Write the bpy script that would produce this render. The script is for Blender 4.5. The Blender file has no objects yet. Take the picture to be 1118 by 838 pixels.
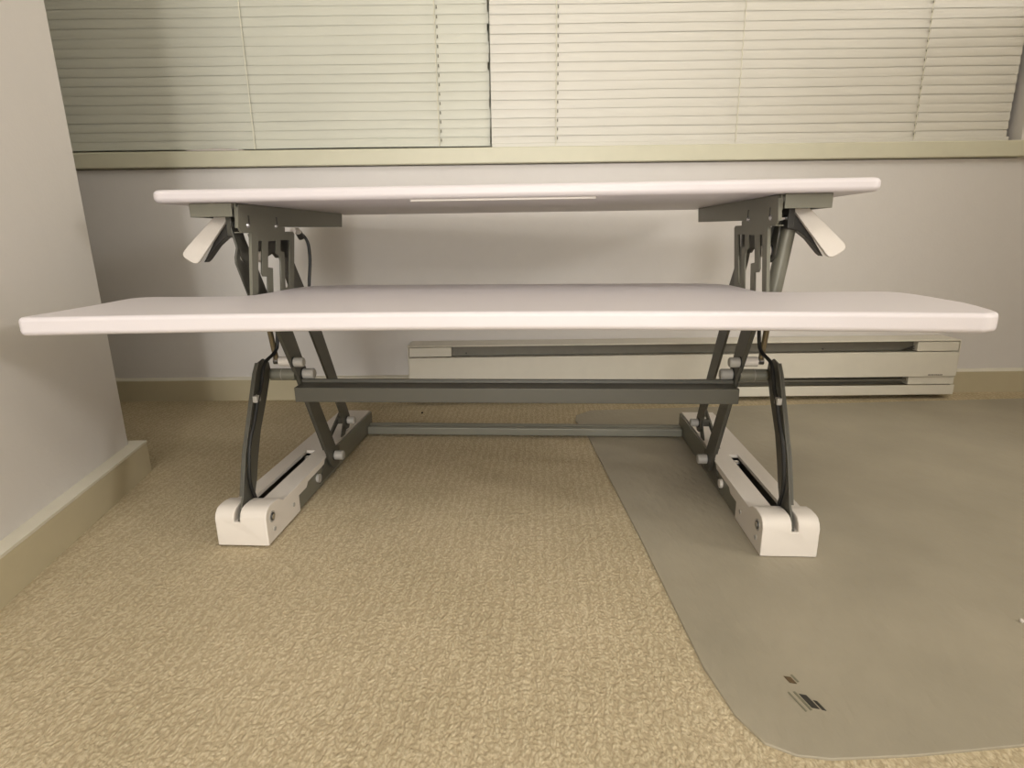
import bpy, bmesh, math, random
from mathutils import Vector, Matrix
random.seed(7)
S = bpy.context.scene
COL = S.collection

# ------------------------------------------------------------------ camera
cam_d = bpy.data.cameras.new('camera')
cam = bpy.data.objects.new('camera', cam_d); COL.objects.link(cam)
cam_d.sensor_width = 36.0
cam_d.lens = 629.016 / 1118 * 36.0
cam_d.clip_start = 0.01
Rv = Vector((0.99992348, 0.00157563, -0.01227032))
Uv = Vector((0.01148575, 0.2502245, 0.96811971))
Fv = Vector((-0.00459574, 0.96818656, -0.25018726))
m = Matrix((Rv, Uv, -Fv)).transposed().to_4x4()
m.translation = Vector((0, 0, 0.43))
cam.matrix_world = m
S.camera = cam

# ------------------------------------------------------------------ world, exposure, lights
S.view_settings.view_transform = 'Standard'
S.view_settings.look = 'None'
S.view_settings.gamma = 1.0
S.view_settings.use_curve_mapping = False
S.view_settings.exposure = 0.12
W = bpy.data.worlds.new('world'); S.world = W; W.use_nodes = True
W.node_tree.nodes['Background'].inputs[0].default_value = (0.02, 0.025, 0.04, 1)
W.node_tree.nodes['Background'].inputs[1].default_value = 0.3

def area(name, loc, target, size, energy, col):
    d = bpy.data.lights.new(name, 'AREA'); d.shape = 'DISK'; d.size = size
    d.energy = energy; d.color = col
    o = bpy.data.objects.new(name, d); COL.objects.link(o); o.location = loc
    o.rotation_euler = (Vector(target) - Vector(loc)).to_track_quat('-Z', 'Y').to_euler()
    return o
def point(name, loc, r, energy, col):
    d = bpy.data.lights.new(name, 'POINT'); d.shadow_soft_size = r; d.energy = energy; d.color = col
    o = bpy.data.objects.new(name, d); COL.objects.link(o); o.location = loc
    return o
area('ceiling_lamp', (0.30, -0.55, 2.36), (0.1, 0.3, 0.3), 1.7, 34.0, (1.0, 0.985, 0.965))
point('side_lamp', (3.04, -0.57, 1.29), 0.20, 68.0, (1.0, 0.985, 0.96))
hl = area('rear_fill', (-0.15, -2.45, 0.85), (0.1, 1.0, 0.45), 0.6, 56.0, (1.0, 0.985, 0.965))   # added fill light low behind the camera, not a known lamp
hl.data.shape = 'RECTANGLE'; hl.data.size = 0.6; hl.data.size_y = 1.6

# ------------------------------------------------------------------ materials
def srgb(r, g, b):
    f = lambda c: (c / 255) / 12.92 if c / 255 <= 0.04045 else ((c / 255 + 0.055) / 1.055) ** 2.4
    return (f(r), f(g), f(b), 1)
def mat(name, col, rough=0.5, metal=0.0, var=0.04, vscale=30.0, bump=0.0, bscale=200.0, spec=0.5):
    M = bpy.data.materials.new(name); M.use_nodes = True
    nt = M.node_tree; N = nt.nodes; L = nt.links
    b = N['Principled BSDF']
    b.inputs['Roughness'].default_value = rough; b.inputs['Metallic'].default_value = metal
    b.inputs['Specular IOR Level'].default_value = spec
    tc = N.new('ShaderNodeTexCoord')
    nz = N.new('ShaderNodeTexNoise'); nz.inputs['Scale'].default_value = vscale; nz.inputs['Detail'].default_value = 3
    L.new(tc.outputs['Object'], nz.inputs['Vector'])
    mx = N.new('ShaderNodeMix'); mx.data_type = 'RGBA'
    lo = tuple(c * (1 - var) for c in col[:3]) + (1,); hi = tuple(min(1, c * (1 + var)) for c in col[:3]) + (1,)
    mx.inputs['A'].default_value = lo; mx.inputs['B'].default_value = hi
    L.new(nz.outputs['Fac'], mx.inputs['Factor']); L.new(mx.outputs['Result'], b.inputs['Base Color'])
    if bump:
        n2 = N.new('ShaderNodeTexNoise'); n2.inputs['Scale'].default_value = bscale; n2.inputs['Detail'].default_value = 2
        L.new(tc.outputs['Object'], n2.inputs['Vector'])
        bp = N.new('ShaderNodeBump'); bp.inputs['Strength'].default_value = bump; bp.inputs['Distance'].default_value = 0.001
        L.new(n2.outputs['Fac'], bp.inputs['Height']); L.new(bp.outputs['Normal'], b.inputs['Normal'])
    return M
M_wall = mat('wall_paint', srgb(213, 208, 202), 0.8, bump=0.25, bscale=180, var=0.02)
M_ceil = mat('ceiling_paint', srgb(228, 224, 212), 0.9)
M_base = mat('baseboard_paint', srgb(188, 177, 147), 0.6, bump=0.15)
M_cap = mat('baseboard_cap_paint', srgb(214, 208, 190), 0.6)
M_sill = mat('sill_paint', srgb(202, 198, 174), 0.45, bump=0.1)
M_blindL = mat('blind_slat', srgb(200, 199, 184), 0.45, var=0.05, vscale=6)
M_blindR = mat('blind_slat_pale', srgb(207, 203, 191), 0.42, var=0.04, vscale=6)
M_cord = mat('cord', srgb(216, 212, 192), 0.8)
M_dark = mat('dark_gap', srgb(38, 34, 30), 0.8)
M_slot = mat('slot_shade', srgb(110, 106, 90), 0.8)
M_heat = mat('heater_enamel', srgb(214, 208, 192), 0.4, bump=0.08)
M_heatin = mat('heater_inside', srgb(112, 108, 96), 0.5, metal=0.2, var=0.12, vscale=60)
M_lam = mat('white_laminate', srgb(215, 208, 208), 0.42, var=0.012, vscale=15, bump=0.12, bscale=900)
M_lamu = mat('laminate_underside', srgb(232, 226, 218), 0.5, var=0.015)
M_steel = mat('grey_steel', srgb(118, 116, 103), 0.42, metal=0.25, var=0.03, bump=0.1, bscale=1200)
M_steeld = mat('grey_steel_arm', srgb(84, 82, 73), 0.42, metal=0.25, var=0.03, bump=0.1, bscale=1200)
M_white = mat('white_plastic', srgb(212, 204, 193), 0.45, var=0.015, bump=0.15, bscale=1000)
M_cap2 = mat('bolt_cap_plastic', srgb(162, 158, 150), 0.45)
M_chrome = mat('chrome', srgb(205, 205, 205), 0.2, metal=1.0)
M_brown = mat('spring_rod', srgb(120, 108, 84), 0.35, metal=0.5)
M_black = mat('black_rubber', srgb(22, 22, 20), 0.45)
M_black2 = mat('black_plastic', srgb(48, 46, 42), 0.4)
M_blocker = mat('blocker_panel', srgb(150, 140, 122), 0.5)
M_glass = bpy.data.materials.new('window_glass'); M_glass.use_nodes = True
g = M_glass.node_tree.nodes['Principled BSDF']
g.inputs['Transmission Weight'].default_value = 1.0; g.inputs['Roughness'].default_value = 0.02; g.inputs['IOR'].default_value = 1.45

def carpet_material():
    M = bpy.data.materials.new('loop_carpet'); M.use_nodes = True
    nt = M.node_tree; N = nt.nodes; L = nt.links; b = N['Principled BSDF']
    b.inputs['Roughness'].default_value = 0.95; b.inputs['Specular IOR Level'].default_value = 0.1
    tc = N.new('ShaderNodeTexCoord')
    mp = N.new('ShaderNodeMapping'); mp.inputs['Rotation'].default_value = (0, 0, math.radians(4)); mp.inputs['Scale'].default_value = (1.0, 0.62, 1.0)
    L.new(tc.outputs['Object'], mp.inputs['Vector'])
    # slow wobble of the rows
    nw = N.new('ShaderNodeTexNoise'); nw.inputs['Scale'].default_value = 45; nw.inputs['Detail'].default_value = 2
    L.new(mp.outputs['Vector'], nw.inputs['Vector'])
    wob = N.new('ShaderNodeVectorMath'); wob.operation = 'MULTIPLY_ADD'
    wob.inputs[1].default_value = (0.010, 0.010, 0.0)
    L.new(nw.outputs['Color'], wob.inputs[0]); L.new(mp.outputs['Vector'], wob.inputs[2])
    vo = N.new('ShaderNodeTexVoronoi'); vo.inputs['Scale'].default_value = 290; vo.inputs['Randomness'].default_value = 0.9
    L.new(wob.outputs['Vector'], vo.inputs['Vector'])
    wv = N.new('ShaderNodeTexWave'); wv.bands_direction = 'X'; wv.inputs['Scale'].default_value = 24; wv.inputs['Distortion'].default_value = 2.0
    wv.inputs['Detail'].default_value = 2; wv.inputs['Detail Scale'].default_value = 3
    L.new(wob.outputs['Vector'], wv.inputs['Vector'])
    nf = N.new('ShaderNodeTexNoise'); nf.inputs['Scale'].default_value = 480; nf.inputs['Detail'].default_value = 4
    L.new(mp.outputs['Vector'], nf.inputs['Vector'])
    a1 = N.new('ShaderNodeMath'); a1.operation = 'MULTIPLY_ADD'; a1.inputs[1].default_value = -0.9
    L.new(vo.outputs['Distance'], a1.inputs[0]); L.new(nf.outputs['Fac'], a1.inputs[2])
    a2 = N.new('ShaderNodeMath'); a2.operation = 'MULTIPLY_ADD'; a2.inputs[1].default_value = 0.20
    L.new(wv.outputs['Fac'], a2.inputs[0]); L.new(a1.outputs[0], a2.inputs[2])
    bp = N.new('ShaderNodeBump'); bp.inputs['Strength'].default_value = 0.7; bp.inputs['Distance'].default_value = 0.0022
    L.new(a2.outputs[0], bp.inputs['Height']); L.new(bp.outputs['Normal'], b.inputs['Normal'])
    cr = N.new('ShaderNodeValToRGB')
    cr.color_ramp.elements[0].position = 0.0; cr.color_ramp.elements[0].color = srgb(180, 164, 134)
    e = cr.color_ramp.elements.new(0.26); e.color = srgb(195, 180, 149)
    cr.color_ramp.elements[2].position = 0.65; cr.color_ramp.elements[2].color = srgb(207, 193, 163)
    L.new(a2.outputs[0], cr.inputs['Fac'])
    nb = N.new('ShaderNodeTexNoise'); nb.inputs['Scale'].default_value = 5; nb.inputs['Detail'].default_value = 3
    L.new(tc.outputs['Object'], nb.inputs['Vector'])
    mx = N.new('ShaderNodeMix'); mx.data_type = 'RGBA'; mx.blend_type = 'MULTIPLY'
    mx.inputs['Factor'].default_value = 1.0
    r2 = N.new('ShaderNodeValToRGB'); r2.color_ramp.elements[0].color = (0.9, 0.9, 0.88, 1); r2.color_ramp.elements[1].color = (1, 1, 1, 1)
    r2.color_ramp.elements[0].position = 0.35; r2.color_ramp.elements[1].position = 0.6
    L.new(nb.outputs['Fac'], r2.inputs['Fac'])
    L.new(cr.outputs['Color'], mx.inputs['A']); L.new(r2.outputs['Color'], mx.inputs['B'])
    L.new(mx.outputs['Result'], b.inputs['Base Color'])
    return M
M_carpet = carpet_material()

def mat_material():
    M = bpy.data.materials.new('frosted_vinyl'); M.use_nodes = True
    nt = M.node_tree; N = nt.nodes; L = nt.links; b = N['Principled BSDF']
    b.inputs['Roughness'].default_value = 0.5; b.inputs['Specular IOR Level'].default_value = 0.35
    tc = N.new('ShaderNodeTexCoord')
    nz = N.new('ShaderNodeTexNoise'); nz.inputs['Scale'].default_value = 7; nz.inputs['Detail'].default_value = 5
    L.new(tc.outputs['Object'], nz.inputs['Vector'])
    cr = N.new('ShaderNodeValToRGB')
    cr.color_ramp.elements[0].position = 0.3; cr.color_ramp.elements[0].color = srgb(148, 140, 121)
    cr.color_ramp.elements[1].position = 0.7; cr.color_ramp.elements[1].color = srgb(160, 151, 131)
    L.new(nz.outputs['Fac'], cr.inputs['Fac']); L.new(cr.outputs['Color'], b.inputs['Base Color'])
    n2 = N.new('ShaderNodeTexNoise'); n2.inputs['Scale'].default_value = 55; n2.inputs['Detail'].default_value = 3
    mp = N.new('ShaderNodeMapping'); mp.inputs['Scale'].default_value = (1.6, 0.7, 1); mp.inputs['Rotation'].default_value = (0, 0, 0.5)
    L.new(tc.outputs['Object'], mp.inputs['Vector']); L.new(mp.outputs['Vector'], n2.inputs['Vector'])
    bp = N.new('ShaderNodeBump'); bp.inputs['Strength'].default_value = 0.35; bp.inputs['Distance'].default_value = 0.004
    L.new(n2.outputs['Fac'], bp.inputs['Height']); L.new(bp.outputs['Normal'], b.inputs['Normal'])
    return M
M_mat = mat_material()

# ------------------------------------------------------------------ mesh helpers
def obj(name, bm, mats, parent=None, smooth=False, bevel=0.0, seg=2, angle=35):
    me = bpy.data.meshes.new(name)
    bmesh.ops.recalc_face_normals(bm, faces=bm.faces[:])
    bm.to_mesh(me); bm.free()
    o = bpy.data.objects.new(name, me); COL.objects.link(o)
    for mm in (mats if isinstance(mats, (list, tuple)) else [mats]): me.materials.append(mm)
    if parent is not None: o.parent = parent
    if smooth or bevel:
        for p in me.polygons: p.use_smooth = True
        me.set_sharp_from_angle(angle=math.radians(angle if not bevel else 50))
    if bevel:
        md = o.modifiers.new('bevel', 'BEVEL'); md.width = bevel; md.segments = seg; md.limit_method = 'ANGLE'
        md.angle_limit = math.radians(35); md.harden_normals = True
    return o
def empty(name, loc, rz, label, cat, group=None):
    o = bpy.data.objects.new(name, None); COL.objects.link(o); o.empty_display_size = 0.05
    o.location = loc; o.rotation_euler = (0, 0, rz); o['label'] = label; o['category'] = cat
    if group: o['group'] = group
    return o
def struct(o): o['kind'] = 'structure'; return o
def box(bm, x0, x1, y0, y1, z0, z1, mi=0):
    v = [bm.verts.new((x, y, z)) for x in (x0, x1) for y in (y0, y1) for z in (z0, z1)]
    for q in ((0, 1, 3, 2), (4, 6, 7, 5), (0, 4, 5, 1), (2, 3, 7, 6), (0, 2, 6, 4), (1, 5, 7, 3)):
        f = bm.faces.new([v[i] for i in q]); f.material_index = mi
def prism(bm, pts, a, b, axis='x', mi=0):
    """polygon pts in the other two axes, extruded from a to b along axis"""
    def P(p, t):
        return {'x': (t, p[0], p[1]), 'y': (p[0], t, p[1]), 'z': (p[0], p[1], t)}[axis]
    A = [bm.verts.new(P(p, a)) for p in pts]; B = [bm.verts.new(P(p, b)) for p in pts]
    n = len(pts)
    f = [bm.faces.new(A), bm.faces.new(B[::-1])]
    for i in range(n):
        f.append(bm.faces.new((A[i], B[i], B[(i + 1) % n], A[(i + 1) % n])))
    for q in f: q.material_index = mi
def tube(bm, pts, r, seg=16, mi=0, radii=None):
    pts = [Vector(p) for p in pts]; rings = []
    up = Vector((0.13, 0.31, 0.94)).normalized(); px = None
    for i, p in enumerate(pts):
        d = (pts[min(i + 1, len(pts) - 1)] - pts[max(i - 1, 0)]).normalized()
        if px is None:
            px = d.cross(up).normalized()
        else:
            px = (px - d * px.dot(d)).normalized()
        py = d.cross(px); rr = radii[i] if radii else r
        rings.append([bm.verts.new(p + (px * math.cos(t) + py * math.sin(t)) * rr) for t in [2 * math.pi * k / seg for k in range(seg)]])
    for a, b in zip(rings[:-1], rings[1:]):
        for k in range(seg):
            f = bm.faces.new((a[k], a[(k + 1) % seg], b[(k + 1) % seg], b[k])); f.material_index = mi
    for rg in (rings[0][::-1], rings[-1]):
        f = bm.faces.new(rg); f.material_index = mi
def smooth_path(P, n=6):
    out = []
    Q = [Vector(p) for p in P]; Q = [Q[0]] + Q + [Q[-1]]
    for i in range(1, len(Q) - 2):
        for k in range(n):
            t = k / n; a, b, c, d = Q[i - 1], Q[i], Q[i + 1], Q[i + 2]
            out.append(0.5 * ((2 * b) + (c - a) * t + (2 * a - 5 * b + 4 * c - d) * t * t + (3 * b - a - 3 * c + d) * t ** 3))
    out.append(Q[-2]); return out
def round_poly(pts, radii, n=5):
    """round the corners of a 2D polygon"""
    out = []; N = len(pts)
    for i in range(N):
        p = Vector(pts[i]); a = Vector(pts[i - 1]); c = Vector(pts[(i + 1) % N])
        r = radii[i] if isinstance(radii, (list, tuple)) else radii
        if r <= 0: out.append(tuple(p)); continue
        d1 = (a - p); d2 = (c - p); r1 = min(r, d1.length * 0.49, d2.length * 0.49)
        s = p + d1.normalized() * r1; e = p + d2.normalized() * r1
        for k in range(n + 1):
            t = k / n; q = s * (1 - t) ** 2 + p * 2 * t * (1 - t) + e * t * t
            out.append((q.x, q.y))
    return out
def plate_with_holes(outer, holes, a, b):
    """flat steel plate in a plane of constant x, with cut-outs; returns a bmesh"""
    cu = bpy.data.curves.new('tmp', 'CURVE'); cu.dimensions = '2D'; cu.fill_mode = 'BOTH'; cu.extrude = 0.5
    for loop in [outer] + holes:
        sp = cu.splines.new('POLY'); sp.points.add(len(loop) - 1); sp.use_cyclic_u = True
        for q, (x, y) in zip(sp.points, loop): q.co = (x, y, 0, 1)
    o = bpy.data.objects.new('tmp', cu); COL.objects.link(o)
    bpy.context.view_layer.update()
    me = bpy.data.meshes.new_from_object(o)
    bm = bmesh.new(); bm.from_mesh(me)
    bpy.data.objects.remove(o); bpy.data.curves.remove(cu); bpy.data.meshes.remove(me)
    bmesh.ops.remove_doubles(bm, verts=bm.verts[:], dist=1e-5)
    for v in bm.verts:
        x, y, z = v.co
        v.co = (a + (b - a) * (z + 0.5), x, y)
    return bm

def cut(bm, cutters):
    """solid minus solids, returns a clean bmesh"""
    def mk(b):
        bmesh.ops.recalc_face_normals(b, faces=b.faces[:])
        me = bpy.data.meshes.new('tmp'); b.to_mesh(me); b.free()
        o = bpy.data.objects.new('tmp', me); COL.objects.link(o); return o
    base = mk(bm); cs = [mk(b) for b in cutters]
    for c_ in cs:
        md = base.modifiers.new('b', 'BOOLEAN'); md.operation = 'DIFFERENCE'; md.object = c_; md.solver = 'EXACT'
    bpy.context.view_layer.update()
    me = bpy.data.meshes.new_from_object(base.evaluated_get(bpy.context.evaluated_depsgraph_get()))
    out = bmesh.new(); out.from_mesh(me); bpy.data.meshes.remove(me)
    for o in [base] + cs:
        d = o.data; bpy.data.objects.remove(o); bpy.data.meshes.remove(d)
    return out

# ------------------------------------------------------------------ room shell
WY = 1.53            # back wall face
CX, CY = -0.723, 1.012   # outer corner of the projecting left wall
bm = bmesh.new(); box(bm, -2.2, 3.9, -2.6, 1.9, -0.06, 0.0); struct(obj('floor', bm, M_carpet))
bm = bmesh.new(); box(bm, -2.2, 3.9, -2.6, 1.9, 2.4, 2.46); struct(obj('ceiling', bm, M_ceil))
WX0, WX1, WZ0, WZ1 = -1.55, 1.257, 0.60, 1.95
bm = bmesh.new()
box(bm, -2.2, 3.9, WY, 1.75, 0.0, WZ0)
box(bm, -2.2, 3.9, WY, 1.75, WZ1, 2.4)
box(bm, -2.2, WX0, WY, 1.75, WZ0, WZ1)
box(bm, WX1, 3.9, WY, 1.75, WZ0, WZ1)
struct(obj('wall_back', bm, M_wall))
bm = bmesh.new(); prism(bm, [(CX, CY), (-0.600, 0.35), (-0.600, -2.6), (-2.2, -2.6), (-2.2, CY)], 0.0, 2.4, 'z')
struct(obj('wall_left', bm, M_wall))
bm = bmesh.new(); box(bm, -2.3, -2.2, -2.6, 1.9, 0, 2.4); struct(obj('wall_far_left', bm, M_wall))
bm = bmesh.new(); box(bm, 3.9, 4.0, -2.6, 1.9, 0, 2.4); struct(obj('wall_right', bm, M_wall))
bm = bmesh.new(); box(bm, -2.3, 4.0, -2.7, -2.6, 0, 2.4); struct(obj('wall_rear', bm, M_wall))  # closes the room behind the added partition
bm = bmesh.new(); box(bm, 0.16, 3.9, -1.10, -1.0, 0, 2.4); box(bm, -0.60, 0.16, -1.10, -1.0, 2.05, 2.4)   # partition and opening added behind the camera to keep the fill off the right
struct(obj('wall_shade_partition', bm, M_wall))

# baseboards (face board + paler top edge)
BZ = 0.061
def baseboard(name, bmf, bmc):
    o = struct(obj(name, bmf, M_base, bevel=0.0015)); c = obj('top_edge', bmc, M_cap, o); return o
bm = bmesh.new(); box(bm, -2.2, 3.9, 1.516, WY + 0.001, -0.003, BZ - 0.003)
b2 = bmesh.new(); prism(b2, [(1.5160, BZ - 0.003), (1.518, BZ), (WY + 0.001, BZ + 0.003), (WY + 0.001, BZ - 0.003)], -2.2, 3.9, 'x')
baseboard('baseboard_back', bm, b2)
ring_o = [(-0.7005, 1.032), (-0.5775, 0.352), (-0.5775, -2.6)]
ring_i = [(CX, CY), (-0.600, 0.35), (-0.600, -2.6)]
poly = ring_o + ring_i[::-1] + [(-2.2, CY), (-2.2, 1.032)]
bm = bmesh.new(); prism(bm, poly, -0.003, BZ - 0.004, 'z')
b2 = bmesh.new(); prism(b2, poly, BZ - 0.004, BZ, 'z')
baseboard('baseboard_left', bm, b2)

# window: sill, frame, panes
bm = bmesh.new(); box(bm, -1.75, 1.75, 1.512, 1.62, 0.6018, 0.6395)
so = struct(obj('trim_1', bm, M_sill, bevel=0.003))
win = bpy.data.objects.new('window_1', None); COL.objects.link(win); win.location = (0, 1.66, WZ0); struct(win)
bm = bmesh.new()
for (x0, x1, z0, z1) in ((WX0, WX1, 0, 0.07), (WX0, WX1, 1.29, 1.35), (WX0, WX0 + 0.05, 0.07, 1.29), (WX1 - 0.05, WX1, 0.07, 1.29), (-0.10, -0.02, 0.07, 1.29)):
    box(bm, x0, x1, -0.02, 0.02, z0, z1)
obj('window_frame', bm, M_sill, win, bevel=0.002)
for (x0, x1) in ((WX0 + 0.05, -0.10), (-0.02, WX1 - 0.05)):
    bm = bmesh.new(); box(bm, x0, x1, -0.003, 0.003, 0.07, 1.29); obj('window_pane', bm, M_glass, win)

# ------------------------------------------------------------------ chair mat
mat_o = [(0.143, 1.30), (0.150, 1.345), (0.190, 1.384), (0.32, 1.391), (0.806, 1.420), (1.44, 1.452),
         (1.44, 0.425), (0.433, 0.401), (0.335, 0.392), (0.262, 0.389), (0.235, 0.393), (0.213, 0.405), (0.1985, 0.436),
         (0.189, 0.495), (0.180, 0.75), (0.168, 1.0), (0.157, 1.235)]
mt = empty('chair_mat', (0.9, 0.9, 0), 0, 'frosted grey vinyl chair mat lying on the beige carpet under the right foot', 'chair mat')
bm = bmesh.new(); prism(bm, [(x - 0.9, y - 0.9) for x, y in mat_o], -0.001, 0.0024, 'z')
obj('mat_sheet', bm, M_mat, mt, bevel=0.0012)
def shard(name, pts, m_, z=0.0029):
    bm = bmesh.new(); prism(bm, [(x - 0.9, y - 0.9) for x, y in pts], 0.0023, z, 'z'); return obj(name, bm, m_, mt)
M_rem1 = mat('brown_residue', srgb(84, 66, 40), 0.7, var=0.4, vscale=300)
M_rem2 = mat('dark_residue', srgb(46, 43, 36), 0.6, var=0.4, vscale=300)
M_rem3 = mat('grey_residue', srgb(112, 108, 88), 0.6, var=0.3, vscale=300)

# ------------------------------------------------------------------ desk converter
DX, DY, TH = -0.011683, 0.720495, -0.057838
desk = empty('standing_desk_converter', (DX, DY, 0.0010), TH,
             'white two-tier standing desk converter on grey scissor legs, raised above the carpet', 'desk converter')

# --- desktop
def slab(outline, z0, z1):
    bm = bmesh.new(); prism(bm, outline, z0, z1, 'z'); return bm
c = -0.0105; hw = 0.5225
hw = 0.528
out = round_poly([(c - hw, 0.147), (c + hw, 0.147), (c + hw, 0.735), (c - hw, 0.735)], [0.018, 0.018, 0.05, 0.05], 8)
top = obj('desktop', slab(out, 0.4815, 0.5005), M_lam, desk, bevel=0.0075, seg=4)
bm = bmesh.new()
prism(bm, round_poly([(-0.150, 0.160), (0.124, 0.160), (0.124, 0.176), (-0.150, 0.176)], 0.006, 4), 0.4787, 0.4818, 'z')
obj('grip_strip', bm, M_lamu, top, bevel=0.0005)

# --- keyboard tray with the two rear notches for the lift arms
def vf(u): return -0.040 - 0.037 * (abs(u + 0.012) / 0.57) ** 2
front = [(-0.024 + 0.550 * t, vf(-0.024 + 0.550 * t)) for t in [-1 + 2 * k / 24 for k in range(25)]]
right = [(0.546, -0.062), (0.554, -0.042), (0.566, 0.0), (0.572, 0.03), (0.575, 0.10), (0.574, 0.135), (0.568, 0.16), (0.555, 0.174), (0.53, 0.177), (0.405, 0.177)]
rn = [(0.385, 0.180), (0.377, 0.190), (0.3745, 0.215), (0.3735, 0.265), (0.370, 0.299), (0.357, 0.323), (0.330, 0.340), (0.28, 0.350)]
ln = [(-0.28, 0.366), (-0.345, 0.364), (-0.378, 0.355), (-0.396, 0.335), (-0.407, 0.300), (-0.410, 0.250), (-0.412, 0.212), (-0.416, 0.183), (-0.430, 0.167)]
left = [(-0.455, 0.165), (-0.565, 0.165), (-0.585, 0.158), (-0.594, 0.140), (-0.592, 0.115), (-0.582, 0.045), (-0.578, -0.03), (-0.579, -0.055), (-0.576, -0.070)]
tray = obj('keyboard_tray', slab(front + right + rn + ln + left, 0.3190, 0.3415), M_lam, desk, bevel=0.006, seg=4)

# --- crossbars
bm = bmesh.new()
prism(bm, [(0.122, 0.181), (0.158, 0.181), (0.158, 0.2105), (0.152, 0.2105), (0.152, 0.205), (0.126, 0.2045), (0.122, 0.2045)], -0.338, 0.338, 'x')
obj('crossbar', bm, M_steeld, desk, bevel=0.0012)
bm = bmesh.new()
prism(bm, [(0.474, 0.004), (0.503, 0.004), (0.503, 0.021), (0.499, 0.023), (0.491, 0.023), (0.489, 0.020), (0.484, 0.020), (0.482, 0.022), (0.476, 0.021), (0.474, 0.019)], -0.344, 0.344, 'x')
obj('floor_bar', bm, M_steel, desk, bevel=0.001)

# --- one leg assembly; s=-1 left, s=+1 right; uo = offset of the upper plates
H1 = [(0.2215, 0.4246), (0.2364, 0.4245), (0.2224, 0.3727), (0.2264, 0.3675), (0.2422, 0.3661), (0.2340, 0.3300), (0.1980, 0.3300)]
H2 = [(0.2556, 0.4242), (0.2866, 0.4239), (0.2821, 0.4034), (0.2922, 0.4002), (0.2961, 0.3887), (0.284, 0.3300), (0.2525, 0.3300), (0.2622, 0.3791), (0.2448, 0.3815)]
H3 = [(0.3028, 0.4251), (0.3418, 0.4252), (0.3201, 0.3466), (0.3156, 0.3423), (0.302, 0.3422), (0.3130, 0.4007), (0.3126, 0.4039), (0.2979, 0.406)]
PL = [(0.1736, 0.4800), (0.1660, 0.4445), (0.1712, 0.4385), (0.2018, 0.4386), (0.2035, 0.4358), (0.1780, 0.3140), (0.3310, 0.3140), (0.3629, 0.4357), (0.3580, 0.4398), (0.3236, 0.4397), (0.3254, 0.4469), (0.3050, 0.4482), (0.3050, 0.4630), (0.2150, 0.4630), (0.2150, 0.4790)]

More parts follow.
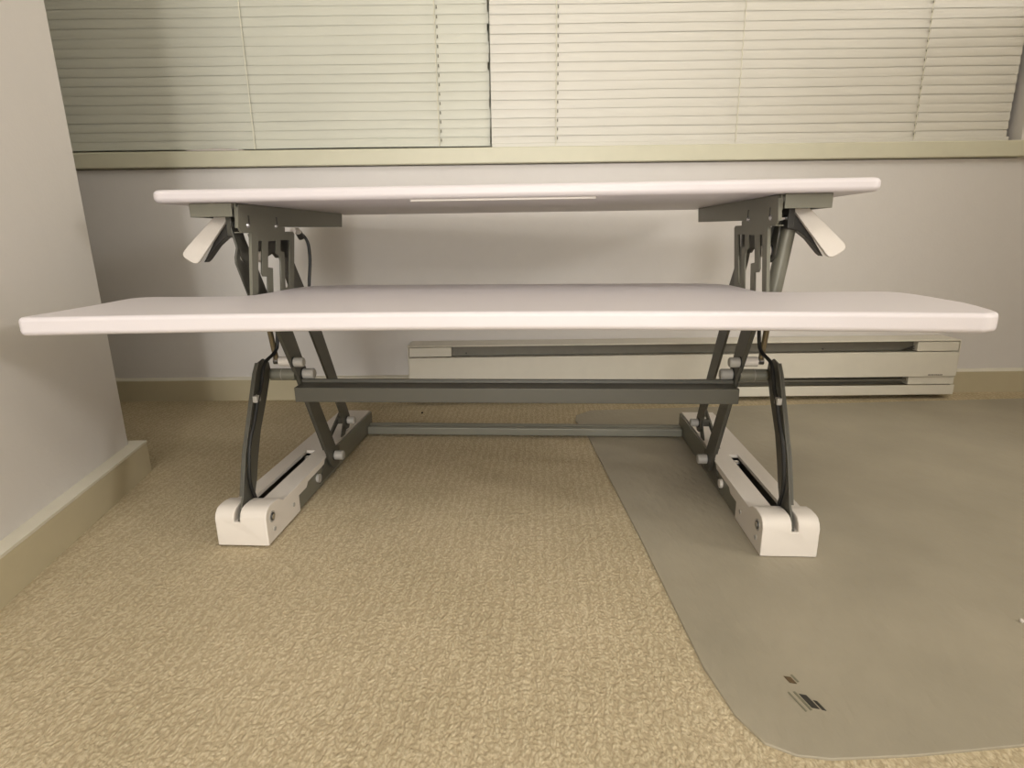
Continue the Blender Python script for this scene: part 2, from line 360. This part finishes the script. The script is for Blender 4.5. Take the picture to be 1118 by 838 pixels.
def leg(s):
    up = -0.420 if s < 0 else 0.388      # inner face plane of the upper plates
    def X(d): return s * d               # lower parts: distance from the centre line
    def U(d): return up + s * d          # upper parts: distance outward from the plate
    def xs(a, b): return (min(a, b), max(a, b))
    # base rail
    bm = bmesh.new()
    x0, x1 = xs(X(0.345), X(0.349)); box(bm, x0, x1, 0.095, 0.515, 0.003, 0.0445)
    x0, x1 = xs(X(0.349), X(0.414)); box(bm, x0, x1, 0.095, 0.512, 0.003, 0.006)
    x0, x1 = xs(X(0.410), X(0.414)); box(bm, x0, x1, 0.095, 0.512, 0.006, 0.040)
    rail = obj('base_rail', bm, M_steel, desk, bevel=0.0008)
    # white cover with the long slot
    sa, sb = X(0.376), X(0.392)
    bm = bmesh.new(); box(bm, *xs(X(0.3435), X(0.4165)), 0.052, 0.514, 0.005, 0.0468)
    k1 = bmesh.new(); box(k1, *xs(X(0.3495), X(0.4135)), -0.01, 0.60, -0.01, 0.0410)
    k2 = bmesh.new(); box(k2, *xs(sa, sb), 0.040, 0.262, 0.02, 0.08)
    k3 = bmesh.new(); prism(k3, [(-0.01, -0.01), (-0.01, 0.029), (0.140, 0.029), (0.148, 0.036), (0.252, 0.0375), (0.258, 0.060), (0.60, 0.060), (0.60, -0.01)], *xs(X(0.330), X(0.3497)), 'x')
    obj('base_cover', cut(bm, [k1, k2, k3]), M_white, rail, bevel=0.001)
    bm = bmesh.new(); x0, x1 = xs(sa, sb); box(bm, x0, x1, 0.07, 0.27, 0.012, 0.016)
    obj('slide_channel', bm, M_black, rail)
    bm = bmesh.new(); tube(bm, [(X(0.377), 0.252, 0.034), (X(0.391), 0.252, 0.034)], 0.006); obj('slide_pin', bm, M_chrome, rail, smooth=True)
    # foot block with the vertical slit
    full = [(0, 0.002), (0, 0.044), (0.003, 0.051), (0.009, 0.0565), (0.017, 0.058), (0.030, 0.058), (0.044, 0.0555), (0.058, 0.047), (0.110, 0.0465), (0.110, 0.002)]
    bm = bmesh.new(); prism(bm, full, *xs(X(0.343), X(0.418)))
    k1 = bmesh.new(); box(k1, *xs(X(0.3815), X(0.3900)), -0.02, 0.20, 0.0385, 0.09)
    k2 = bmesh.new(); box(k2, *xs(X(0.3500), X(0.4120)), 0.060, 0.20, -0.01, 0.09)
    bm = cut(bm, [k1, k2])
    fb = obj('foot_block', bm, M_white, rail, bevel=0.002, seg=3)
    for (v, z, r, mm, d) in ((0.0185, 0.0395, 0.0085, M_cap2, 0.0006), (0.0185, 0.0395, 0.0060, M_black2, 0.0012), (0.0185, 0.0395, 0.0042, M_chrome, 0.0022), (0.0215, 0.0185, 0.0035, M_cap2, 0.0010), (0.088, 0.0235, 0.0035, M_cap2, 0.0010)):
        bm = bmesh.new(); tube(bm, [(X(0.3435), v, z), (X(0.343 - d), v, z)], r, 20)
        obj('foot_bolt', bm, mm, rail, smooth=True)
    # pad below rail side
    bm = bmesh.new(); tube(bm, [(X(0.345), 0.190, 0.0235), (X(0.3405), 0.190, 0.0235)], 0.0075, 20)
    obj('rail_plug', bm, M_cap2 if s < 0 else M_white, rail, smooth=True)
    # front arm: thin web with an outer flange
    web = [(0.000, 0.034), (0.010, 0.048), (0.0215, 0.068), (0.030, 0.092), (0.042, 0.124), (0.100, 0.232), (0.112, 0.246), (0.128, 0.249), (0.144, 0.240), (0.147, 0.226), (0.125, 0.190), (0.094, 0.146), (0.076, 0.108), (0.064, 0.076), (0.050, 0.050), (0.036, 0.036), (0.020, 0.024), (0.006, 0.026)]
    bm = bmesh.new(); x0, x1 = xs(X(0.3835), X(0.3865)); prism(bm, web, x0, x1)
    flange = web[1:7]; inner = [(v + 0.0025, z - 0.001) for v, z in flange]
    x0, x1 = xs(X(0.3865), X(0.3900)); prism(bm, flange[1:] + inner[1:][::-1], x0, x1)
    back = web[10:14]; inner = [(v - 0.0025, z + 0.001) for v, z in back]
    prism(bm, back + inner[::-1], x0, x1)
    fa = obj('front_arm', bm, M_steeld, desk, bevel=0.0006)
    bm = bmesh.new(); box(bm, *xs(X(0.3835), X(0.3765)), 0.080, 0.092, 0.192, 0.202); obj('cable_clip', bm, M_cap2, fa, bevel=0.001)
    # inner parallel arms
    arm1 = [(0.083, 0.3165), (0.126, 0.3165), (0.141, 0.288), (0.183, 0.2065), (0.276, 0.040), (0.276, 0.029), (0.266, 0.020), (0.252, 0.019), (0.241, 0.026), (0.143, 0.2163), (0.094, 0.296)]
    bm = bmesh.new(); x0, x1 = xs(X(0.3375), X(0.3425)); prism(bm, arm1, x0, x1)
    x0, x1 = xs(X(0.3425), X(0.3445)); prism(bm, [(0.083, 0.3165), (0.086, 0.3165), (0.146, 0.2163), (0.225, 0.062), (0.222, 0.062), (0.143, 0.2163)], x0, x1)
    a1 = obj('lift_arm', bm, M_steeld, desk, bevel=0.0008)
    for (v, z, r, L_) in ((0.2575, 0.0400, 0.0085, 0.017), (0.1600, 0.2180, 0.0085, 0.019), (0.1310, 0.2430, 0.0075, 0.016)):
        bm = bmesh.new(); tube(bm, [(X(0.3375), v, z), (X(0.3375 - L_ + 0.0015), v, z), (X(0.3375 - L_), v, z)], r, 20, radii=[r, r, r * 0.8])
        obj('bolt_cap', bm, M_cap2, a1, smooth=True)
        bm = bmesh.new(); tube(bm, [(X(0.3380), v, z), (X(0.3362), v, z)], r * 1.15, 20); obj('washer', bm, M_black, a1, smooth=True)
    arm2 = [(0.202, 0.3165), (0.246, 0.3165), (0.271, 0.2680), (0.3226, 0.1738), (0.372, 0.082), (0.373, 0.066), (0.364, 0.057), (0.351, 0.058), (0.344, 0.066), (0.2760, 0.1856), (0.2224, 0.2747)]
    bm = bmesh.new(); x0, x1 = xs(X(0.3445), X(0.3485)); prism(bm, arm2, x0, x1)
    x0, x1 = xs(X(0.3485), X(0.3515)); prism(bm, [(0.246, 0.3165), (0.271, 0.268), (0.3226, 0.1738), (0.368, 0.090), (0.365, 0.090), (0.320, 0.1738), (0.268, 0.268), (0.243, 0.3165)], x0, x1)
    a2 = obj('lift_arm', bm, M_steeld, desk, bevel=0.0008)
    bm = bmesh.new(); tube(bm, [(X(0.3445), 0.3555, 0.0755), (X(0.3300), 0.3555, 0.0755), (X(0.3285), 0.3555, 0.0755)], 0.0075, 20, radii=[0.0075, 0.0075, 0.006]); obj('bolt_cap', bm, M_cap2, a2, smooth=True)
    bm = bmesh.new(); tube(bm, [(X(0.3450), 0.3555, 0.0755), (X(0.3430), 0.3555, 0.0755)], 0.0086, 20); obj('washer', bm, M_black, a2, smooth=True)
    # bracket on the rail that carries the rear arm
    bm = bmesh.new(); x0, x1 = xs(X(0.350), X(0.353))
    prism(bm, [(0.322, 0.030), (0.337, 0.030), (0.372, 0.064), (0.370, 0.078), (0.356, 0.080)], x0, x1)
    x0, x1 = xs(X(0.366), X(0.370)); prism(bm, [(0.290, 0.0465), (0.312, 0.0465), (0.402, 0.082), (0.390, 0.090)], x0, x1)
    x0, x1 = xs(X(0.353), X(0.370)); box(bm, x0, x1, 0.360, 0.372, 0.066, 0.078)
    obj('rear_bracket', bm, M_steeld, desk, bevel=0.0006)
    # lower front bracket piece where arm meets rail
    bm = bmesh.new(); x0, x1 = xs(X(0.3430), X(0.3455)); prism(bm, [(0.195, 0.010), (0.290, 0.010), (0.300, 0.044), (0.262, 0.056), (0.225, 0.044)], x0, x1)
    obj('pivot_plate', bm, M_steeld, desk, bevel=0.0006)
    # joint tube between front arm and inner arm, white roller above it
    bm = bmesh.new(); tube(bm, [(X(0.383), 0.146, 0.2200), (X(0.3425), 0.146, 0.2200)], 0.0095, 24); jt = obj('joint_tube', bm, M_steel, desk, smooth=True)
    bm = bmesh.new(); tube(bm, [(X(0.3645), 0.146, 0.2200), (X(0.3639), 0.146, 0.2200)], 0.0098, 24); obj('seam_ring', bm, M_cap2, jt, smooth=True)
    bm = bmesh.new(); tube(bm, [(X(0.369), 0.1500, 0.2400), (X(0.3425), 0.1500, 0.2400)], 0.0075, 20); rl = obj('spacer_roller', bm, M_white, desk, smooth=True)
    bm = bmesh.new(); tube(bm, [(X(0.3780), 0.1500, 0.2405), (X(0.369), 0.1500, 0.2405)], 0.0050, 16); obj('roller_nut', bm, M_chrome, rl, smooth=True)
    # slim spring rod from the roller up to the tray
    bm = bmesh.new(); tube(bm, [(X(0.3745), 0.1510, 0.2400), (X(0.3760), 0.1440, 0.2860), (X(0.3760), 0.137, 0.3190)], 0.0042, 14); obj('spring_rod', bm, M_brown, desk, smooth=True)
    # tray hangers under the tray
    bm = bmesh.new()
    x0, x1 = xs(X(0.330), X(0.360)); box(bm, x0, x1, 0.070, 0.255, 0.3150, 0.3192)
    obj('tray_hanger', bm, M_steeld, desk, bevel=0.0008)
    # ---- upper assembly
    # mounting rail under the desktop: side web + front cap + foot flange
    bm = bmesh.new()
    x0, x1 = xs(U(0.0), U(0.0035)); prism(bm, [(0.172, 0.4812), (0.168, 0.4600), (0.2050, 0.4475), (0.3109, 0.4475), (0.6346, 0.4515), (0.6421, 0.4812)], x0, x1)
    x0, x1 = xs(U(0.0035), U(0.070)); box(bm, x0, x1, 0.166, 0.640, 0.4770, 0.4812)
    x0, x1 = xs(U(0.004), U(0.070)); box(bm, x0, x1, 0.164, 0.1675, 0.4610, 0.4812)
    x0, x1 = xs(U(0.067), U(0.070)); box(bm, x0, x1, 0.1675, 0.640, 0.4610, 0.4770)
    mr = obj('mounting_rail', bm, M_steel, desk, bevel=0.0008)
    for v in (0.193, 0.290):
        bm = bmesh.new(); tube(bm, [(U(0), v, 0.449), (U(-0.004), v, 0.449), (U(-0.0062), v, 0.449)], 0.004, 16, radii=[0.0046, 0.0042, 0.002]); obj('rail_screw', bm, M_chrome, mr, smooth=True)
        bm = bmesh.new(); box(bm, *xs(U(-0.0042), U(-0.0030)), v + 0.004, v + 0.007, 0.449, 0.464); obj('screw_slot', bm, M_black2, mr)
    # plate with cut-outs, light folded front edge
    inner_holes = H1, H2, H3
    a, b = xs(U(-0.0035), U(-0.0005))
    sp = obj('side_plate', plate_with_holes(PL, [list(h) for h in inner_holes], a, b), M_steel, desk)
    bm = bmesh.new(); x0, x1 = xs(U(-0.0038), U(0.0012)); prism(bm, [(0.2035, 0.4358), (0.1780, 0.3140), (0.1765, 0.3140), (0.2020, 0.4372)], x0, x1)
    prism(bm, [(0.1712, 0.4385), (0.2018, 0.4386), (0.2022, 0.4372), (0.1712, 0.4372)], *xs(U(-0.0038), U(0.008)))
    prism(bm, [(0.1725, 0.4760), (0.1645, 0.4445), (0.1630, 0.4445), (0.1710, 0.4760)], *xs(U(-0.0038), U(0.0015)))
    obj('folded_edge', bm, M_steel, sp)
    bm = bmesh.new(); x0, x1 = xs(U(-0.001), U(0.007)); prism(bm, [(0.3629, 0.4357), (0.3310, 0.3140), (0.3290, 0.3140), (0.3609, 0.4357)], x0, x1)
    prism(bm, [(0.215, 0.4400), (0.358, 0.4400), (0.358, 0.4375), (0.215, 0.4375)], x0, x1)
    obj('back_fold', bm, M_steel, sp)
    # housing behind the plate
    bm = bmesh.new(); x0, x1 = xs(U(0.009), U(0.013)); prism(bm, [(0.2205, 0.4359), (0.3650, 0.4359), (0.3560, 0.3926), (0.3083, 0.3946), (0.2962, 0.403), (0.2671, 0.3962), (0.2320, 0.4071)], x0, x1)
    obj('pivot_housing', bm, M_steeld, desk, bevel=0.0006)
    # front link with its oval hole, rear link
    LF = [(0.1794, 0.4442), (0.1872, 0.4540), (0.2060, 0.4570), (0.2171, 0.4273), (0.2432, 0.3867), (0.275, 0.3297), (0.262, 0.3150), (0.220, 0.3150), (0.2080, 0.3366), (0.1809, 0.3912), (0.1820, 0.4000), (0.1900, 0.4150)]
    LHo = [(0.1955, 0.4180), (0.1995, 0.4019), (0.2075, 0.3895), (0.2010, 0.3915), (0.1950, 0.3975), (0.1925, 0.4090)]
    if s > 0:   # the right side carries the gas strut here, only a narrow ear holds the roller
        LF = [(0.205, 0.4540), (0.232, 0.4500), (0.256, 0.4000), (0.250, 0.3860), (0.232, 0.3820), (0.216, 0.3900)]; LHo = None
    fl = obj('upper_link', plate_with_holes(LF, [LHo] if LHo else [], *xs(U(0.0155), U(0.0185))), M_steeld, desk)
    bm = bmesh.new(); tube(bm, [(U(0.0), 0.2339, 0.3991), (U(0.0155), 0.2339, 0.3991)], 0.0088, 24); obj('link_roller', bm, M_white, fl, smooth=True)
    bm = bmesh.new(); tube(bm, [(U(0.014), 0.2339, 0.3991), (U(0.0157), 0.2339, 0.3991)], 0.0115, 24); obj('washer', bm, M_black, fl, smooth=True)
    bm = bmesh.new(); x0, x1 = xs(U(0.0155), U(0.0190)); prism(bm, [(0.3241, 0.4264), (0.3640, 0.426), (0.3881, 0.3899), (0.4400, 0.3150), (0.3750, 0.3150), (0.3680, 0.3305), (0.3413, 0.3768)], x0, x1)
    obj('upper_link', bm, M_steeld, desk, bevel=0.0006)
    # lever rod, clevis, paddle
    bm = bmesh.new(); tube(bm, [(U(0.0), 0.200, 0.4485), (U(0.027), 0.200, 0.4485)], 0.0040, 16); obj('lever_rod', bm, M_chrome, desk, smooth=True)
    lv = []
    base = (0.0265, 0.4620)
    pad = [(0.050, 0.4630), (0.080, 0.4630)]
    bm = bmesh.new()
    outl = round_poly([(U(0.0300), 0.4630), (U(0.0560), 0.4630), (U(0.1180), 0.4045), (U(0.0925), 0.3905), (U(0.0850), 0.3915)], [0, 0, 0.014, 0.010, 0.003], 5)
    n = len(outl)
    A = []; B = []
    for (u, z) in outl:
        t = (0.463 - z) / 0.07            # the paddle leans towards the front at its tip
        y0 = 0.204 - 0.012 * t + 0.006 * math.sin(t * math.pi)
        A.append(bm.verts.new((u, y0, z))); B.append(bm.verts.new((u, y0 + 0.0065, z)))
    bm.faces.new(A); bm.faces.new(B[::-1])
    for i in range(n): bm.faces.new((A[i], B[i], B[(i + 1) % n], A[(i + 1) % n]))
    lever = obj('height_lever', bm, M_white, desk, bevel=0.0018, seg=3)
    bm = bmesh.new()
    prism(bm, [(U(0.026), 0.4600), (U(0.034), 0.4600), (U(0.062), 0.4270), (U(0.086), 0.3915), (U(0.080), 0.3960), (U(0.060), 0.4180), (U(0.044), 0.4300), (U(0.026), 0.4330)], 0.2085, 0.2260, 'y')
    obj('lever_stem', bm, M_black2, lever, bevel=0.0015)
    bm = bmesh.new(); box(bm, *xs(U(0.0205), U(0.0300)), 0.190, 0.222, 0.4330, 0.4630)
    obj('lever_clevis', bm, M_black2 if s > 0 else M_steeld, lever, bevel=0.0015)
for s in (-1, 1): leg(s)

# gas strut on the right side only
bm = bmesh.new(); tube(bm, [(0.4245, 0.226, 0.4400), (0.4110, 0.226, 0.3300), (0.4090, 0.226, 0.3150)], 0.0118, 24)
gs = obj('gas_strut', bm, M_steel, desk, smooth=True)
bm = bmesh.new(); tube(bm, [(0.4265, 0.226, 0.4600), (0.4245, 0.226, 0.4350)], 0.0045, 16); obj('strut_rod', bm, M_chrome, gs, smooth=True)
bm = bmesh.new(); tube(bm, [(0.4256, 0.2260, 0.4530), (0.4252, 0.2260, 0.4460)], 0.0075, 16); obj('strut_collar', bm, M_brown, gs, smooth=True)

# cables: one along each front arm, plus the loop beside the left plate
for s in (-1, 1):
    pts = [(0.3660, 0.150, 0.3185), (0.3700, 0.1476, 0.2625), (0.3790, 0.1210, 0.2430), (0.3785, 0.1006, 0.2110), (0.3785, 0.0871, 0.1970), (0.3785, 0.0703, 0.1690), (0.3785, 0.0500, 0.1430), (0.3785, 0.0400, 0.1150), (0.3795, 0.0370, 0.0850), (0.3800, 0.0445, 0.0600), (0.3800, 0.0480, 0.0500)]
    bm = bmesh.new(); tube(bm, smooth_path([(s * u, v, z) for u, v, z in pts]), 0.0027, 10)
    obj('control_cable', bm, M_black, desk, smooth=True)
pts = [(-0.424, 0.392, 0.4330), (-0.4175, 0.398, 0.4350), (-0.409, 0.402, 0.4200), (-0.406, 0.398, 0.3900), (-0.408, 0.390, 0.3500), (-0.410, 0.385, 0.3180)]
bm = bmesh.new(); tube(bm, smooth_path(pts), 0.0029, 10); lc = obj('control_cable', bm, M_black, desk, smooth=True)
bm = bmesh.new(); tube(bm, [(-0.4180, 0.362, 0.4420), (-0.4180, 0.380, 0.4420), (-0.4170, 0.388, 0.4360)], 0.0055, 16); obj('cable_end', bm, M_white, lc, smooth=True)
bm = bmesh.new(); tube(bm, [(-0.4175, 0.385, 0.4385), (-0.4170, 0.394, 0.4290)], 0.0062, 16); obj('cable_nut', bm, M_black2, lc, smooth=True)

# ------------------------------------------------------------------ baseboard heater
HX0, HX1, HYF = -0.2745, 1.1440, 1.452
ht = empty('baseboard_heater', ((HX0 + HX1) / 2, HYF, 0), 0, 'long off-white electric baseboard heater fixed low on the back wall', 'heater')
ox = -(HX0 + HX1) / 2; oy = -HYF
def hb(name, boxes, m_, parent=ht, bevel=0.0012):
    bm = bmesh.new()
    for (x0, x1, y0, y1, z0, z1) in boxes: box(bm, x0 + ox, x1 + ox, y0 + oy, y1 + oy, z0, z1)
    return obj(name, bm, m_, parent, bevel=bevel)
hb('casing', [(HX0, HX1, 1.456, 1.529, 0.1535, 0.1575), (HX0, HX0 + 0.003, 1.4535, 1.529, 0.012, 0.1535), (HX1 - 0.0035, HX1, 1.4535, 1.529, 0.062, 0.1535),
              (HX1 - 0.004, HX1 + 0.002, 1.462, 1.529, 0.0125, 0.062), (HX0, HX1, 1.522, 1.529, 0.012, 0.1535), (HX0 + 0.003, HX1 - 0.004, 1.4525, 1.4545, 0.1545, 0.1575)], M_heat)
hb('front_panel', [(HX0 + 0.003, HX1 - 0.005, HYF - 0.001, HYF + 0.0015, 0.062, 0.1265), (HX0 + 0.003, HX1 - 0.005, HYF + 0.0015, HYF + 0.012, 0.1245, 0.1265)], M_heat)
hb('bottom_strip', [(HX0 + 0.003, HX1 + 0.002, HYF + 0.003, HYF + 0.006, 0.0125, 0.0385), (HX0 + 0.003, HX1 + 0.002, HYF + 0.006, HYF + 0.02, 0.0125, 0.0155)], M_heat)
hb('end_block', [(HX0 + 0.004, -0.1615, HYF + 0.002, HYF + 0.03, 0.1285, 0.1525)], M_heat)
hb('end_block', [(1.0340, HX1 - 0.005, HYF + 0.002, HYF + 0.03, 0.1285, 0.1525)], M_heat)
hb('end_block', [(1.0240, HX1 - 0.001, HYF + 0.004, HYF + 0.03, 0.0400, 0.0610)], M_heat)
hb('end_block', [(HX0 + 0.004, -0.1615, HYF + 0.004, HYF + 0.03, 0.0400, 0.0610)], M_heat)
hb('reflector', [(-0.165, 1.036, HYF + 0.020, HYF + 0.022, 0.1275, 0.1530), (-0.165, 1.036, HYF + 0.026, HYF + 0.028, 0.036, 0.0625)], M_heatin, bevel=0)
bm = bmesh.new()
tube(bm, [(-0.165 + ox, HYF + 0.016 + oy, 0.0500), (1.026 + ox, HYF + 0.016 + oy, 0.0500)], 0.0045, 12)
obj('heating_element', bm, M_heatin, ht, smooth=True)
for x in (-0.125, 0.80):
    bm = bmesh.new(); tube(bm, [(x + ox, HYF + 0.020 + oy, 0.134), (x + ox, HYF + 0.018 + oy, 0.134)], 0.0018, 10)
    obj('reflector_screw', bm, M_dark, ht)
bm = bmesh.new(); prism(bm, [(1.000 + ox, 0.1300), (1.033 + ox, 0.1330), (1.033 + ox, 0.1350), (1.012 + ox, 0.1330), (1.033 + ox, 0.1390), (1.033 + ox, 0.1405)], HYF + 0.012 + oy, HYF + 0.016 + oy, 'y')
obj('torn_wire', bm, M_dark, ht)
bm = bmesh.new()
x = 1.070
for w in (0.005, 0.004, 0.006, 0.004, 0.005, 0.005, 0.004, 0.005):
    box(bm, x + ox, x + w - 0.0012 + ox, -0.0016, -0.0009, 0.0650, 0.0682); x += w
obj('badge_lettering', bm, mat('badge_ink', srgb(120, 112, 100), 0.5), ht)

# ------------------------------------------------------------------ venetian blinds
def blind(name, x0, x1, y, zbot, ztop, pitch, tilt, cords, m_, label, seed, ragged, rail):
    rnd = random.Random(seed)
    t = empty(name, ((x0 + x1) / 2, y, ztop), 0, label, 'window blind', 'closed venetian blinds in the window')
    cx = (x0 + x1) / 2
    bm = bmesh.new(); n = int((ztop - 0.03 - zbot - 0.008) / pitch); K = 6; wd = 0.0262
    nx = 12
    for i in range(n + 1):
        zc = zbot + 0.014 + i * pitch
        a = math.radians(tilt + rnd.uniform(-1.8, 1.8)); e = rnd.uniform(-ragged, ragged) if ragged else 0
        ca, sa = math.cos(a), math.sin(a); ph = rnd.uniform(0, 6)
        rows = []
        for k in range(K + 1):
            q = -0.5 + k / K
            hgt = 0.0016 * (1 - 4 * q * q)               # crown of the slat, bulging to the room
            dy = q * wd * ca - hgt * sa; dz = q * wd * sa + hgt * ca
            row = []
            for j in range(nx + 1):
                xx = x0 + (x1 + e - x0) * j / nx
                wob = 0.0006 * math.sin(ph + j * 1.3)
                row.append((bm.verts.new((xx - cx, dy, zc - ztop + dz + wob)), bm.verts.new((xx - cx, dy + 0.0005 * sa, zc - ztop + dz - 0.0005 * ca + wob))))
            rows.append(row)
        for k in range(K):
            for j in range(nx):
                for c_ in (0, 1):
                    bm.faces.new((rows[k][j][c_], rows[k][j + 1][c_], rows[k + 1][j + 1][c_], rows[k + 1][j][c_]))
    o = obj('slats', bm, m_, t, smooth=True, angle=60)
    bm = bmesh.new(); box(bm, x0 - cx, x1 - cx, -0.012, 0.012, rail[0] - ztop, rail[1] - ztop); obj('bottom_rail', bm, m_, t, bevel=0.002)
    bm = bmesh.new(); box(bm, x0 - cx, x1 - cx, -0.015, 0.018, -0.03, 0.0); obj('head_rail', bm, m_, t, bevel=0.002)
    for (cxx, slots) in cords:
        bm = bmesh.new(); pts = []
        for i in range(int((ztop - 0.03 - zbot) / pitch * 2)):
            z = zbot - 0.002 + i * pitch / 2
            pts.append((cxx - cx + (0.0007 if i % 2 else -0.0007), -0.0135 if i % 2 else -0.0120, z - ztop))
        tube(bm, pts, 0.0011, 6)
        c_ = obj('ladder_cord', bm, M_cord, t, smooth=True)
        if slots:
            bm = bmesh.new()
            for i in range(n + 1):
                if slots < 1 and rnd.random() > slots: continue
                zc = zbot + 0.014 + i * pitch - ztop
                box(bm, cxx - cx + 0.0035, cxx - cx + 0.0058, -0.0068, -0.0040, zc - 0.002, zc + 0.0045)
            sl = obj('cord_slots', bm, M_slot, c_)
    return t
blind('venetian_blind', -1.50, -0.0555, 1.572, 0.6495, 1.93, 0.0213, 84, [(-1.22, 0), (-0.650, 0), (-0.183, 1.0)], M_blindL,
      'left of the two closed cream venetian blinds, slat ends ragged beside the other', 3, 0.0025, (0.6398, 0.6460))
blind('venetian_blind', -0.0505, 1.243, 1.562, 0.649, 1.93, 0.0209, 83, [(0.110, 1.0), (0.560, 0), (1.004, 1.0)], M_blindR,
      'right of the two closed cream venetian blinds, pale bottom rail on the sill', 9, 0.0, (0.6398, 0.6535))

# loose curved slat lying on the sill
bm = bmesh.new(); n = 14
R_ = []
for i in range(n + 1):
    t = i / n; x = -0.800 + 0.128 * t; arch = 0.0055 * math.sin(math.pi * t) ** 0.8
    R_.append([bm.verts.new((x + 0.74, yy - 1.53, zz)) for yy, zz in ((1.5125, 0.0), (1.5125, 0.0022), (1.548, 0.0050 + arch), (1.548, 0.0036 + arch))])
for a, b in zip(R_[:-1], R_[1:]):
    for k in range(4): bm.faces.new((a[k], a[(k + 1) % 4], b[(k + 1) % 4], b[k]))
bm.faces.new(R_[0][::-1]); bm.faces.new(R_[-1])
ls = obj('broken_slat', bm, mat('slat_lilac', srgb(204, 194, 188), 0.5), smooth=True)
ls.location = (-0.74, 1.53, 0.6396)
ls['label'] = 'short loose pale strip lying on the left end of the window sill'; ls['category'] = 'strip'

# ------------------------------------------------------------------ marks on the mat, crumbs
def quad(x, y, w, l, ang, ju=0.0):
    ca, sa = math.cos(ang), math.sin(ang)
    return [(x + a * ca - b * sa, y + a * sa + b * ca) for a, b in ((-w / 2, -l / 2 + ju), (w / 2, -l / 2), (w / 2, l / 2 - ju), (-w / 2, l / 2))]
A_ = math.radians(14)
shard('label_remnant', quad(0.2680, 0.4770, 0.0058, 0.0120, A_, 0.003), M_rem1)
shard('label_remnant', quad(0.2735, 0.4790, 0.0020, 0.0100, A_), M_rem3)
shard('label_remnant', quad(0.2732, 0.4500, 0.0056, 0.0200, A_, 0.003), M_rem2)
shard('label_remnant', quad(0.2805, 0.4450, 0.0028, 0.0135, A_, 0.002), M_rem2)
shard('label_remnant', quad(0.2675, 0.4510, 0.0022, 0.0230, A_), M_rem3, 0.0028)
shard('label_remnant', quad(0.2620, 0.4500, 0.0016, 0.0240, A_), M_rem3, 0.0028)

def crumb(loc, r, m_, label, z0):
    bm = bmesh.new(); bmesh.ops.create_icosphere(bm, subdivisions=2, radius=r)
    rr = random.Random(int(loc[0] * 1000))
    for v in bm.verts: v.co *= rr.uniform(0.75, 1.15); v.co.z = max(v.co.z, -r * 0.5)
    o = obj('crumb', bm, m_, smooth=True); o.location = (loc[0], loc[1], z0 + r * 0.5); o['label'] = label; o['category'] = 'crumb'
crumb((0.5665, 0.5609), 0.0024, M_white, 'tiny white crumb on the grey mat near the right edge of the photo', 0.0024)
crumb((-0.2326, 1.3805), 0.0028, M_dark, 'tiny dark speck on the carpet behind the floor bar', 0.0)

# unseen box added right of the frame to shade the right part of the back wall
cb = empty('shade_blocker', (1.73, 1.0, 0.0), 0, 'unseen box added right of the mat to shade the back wall', 'shade blocker')
bm = bmesh.new(); box(bm, -0.25, 0.25, -0.2, 0.2, 0.03, 1.00); obj('blocker_body', bm, M_blocker, cb, bevel=0.003)
bm = bmesh.new(); box(bm, -0.235, 0.235, -0.18, 0.18, 0.0, 0.03); obj('blocker_base', bm, M_blocker, cb)
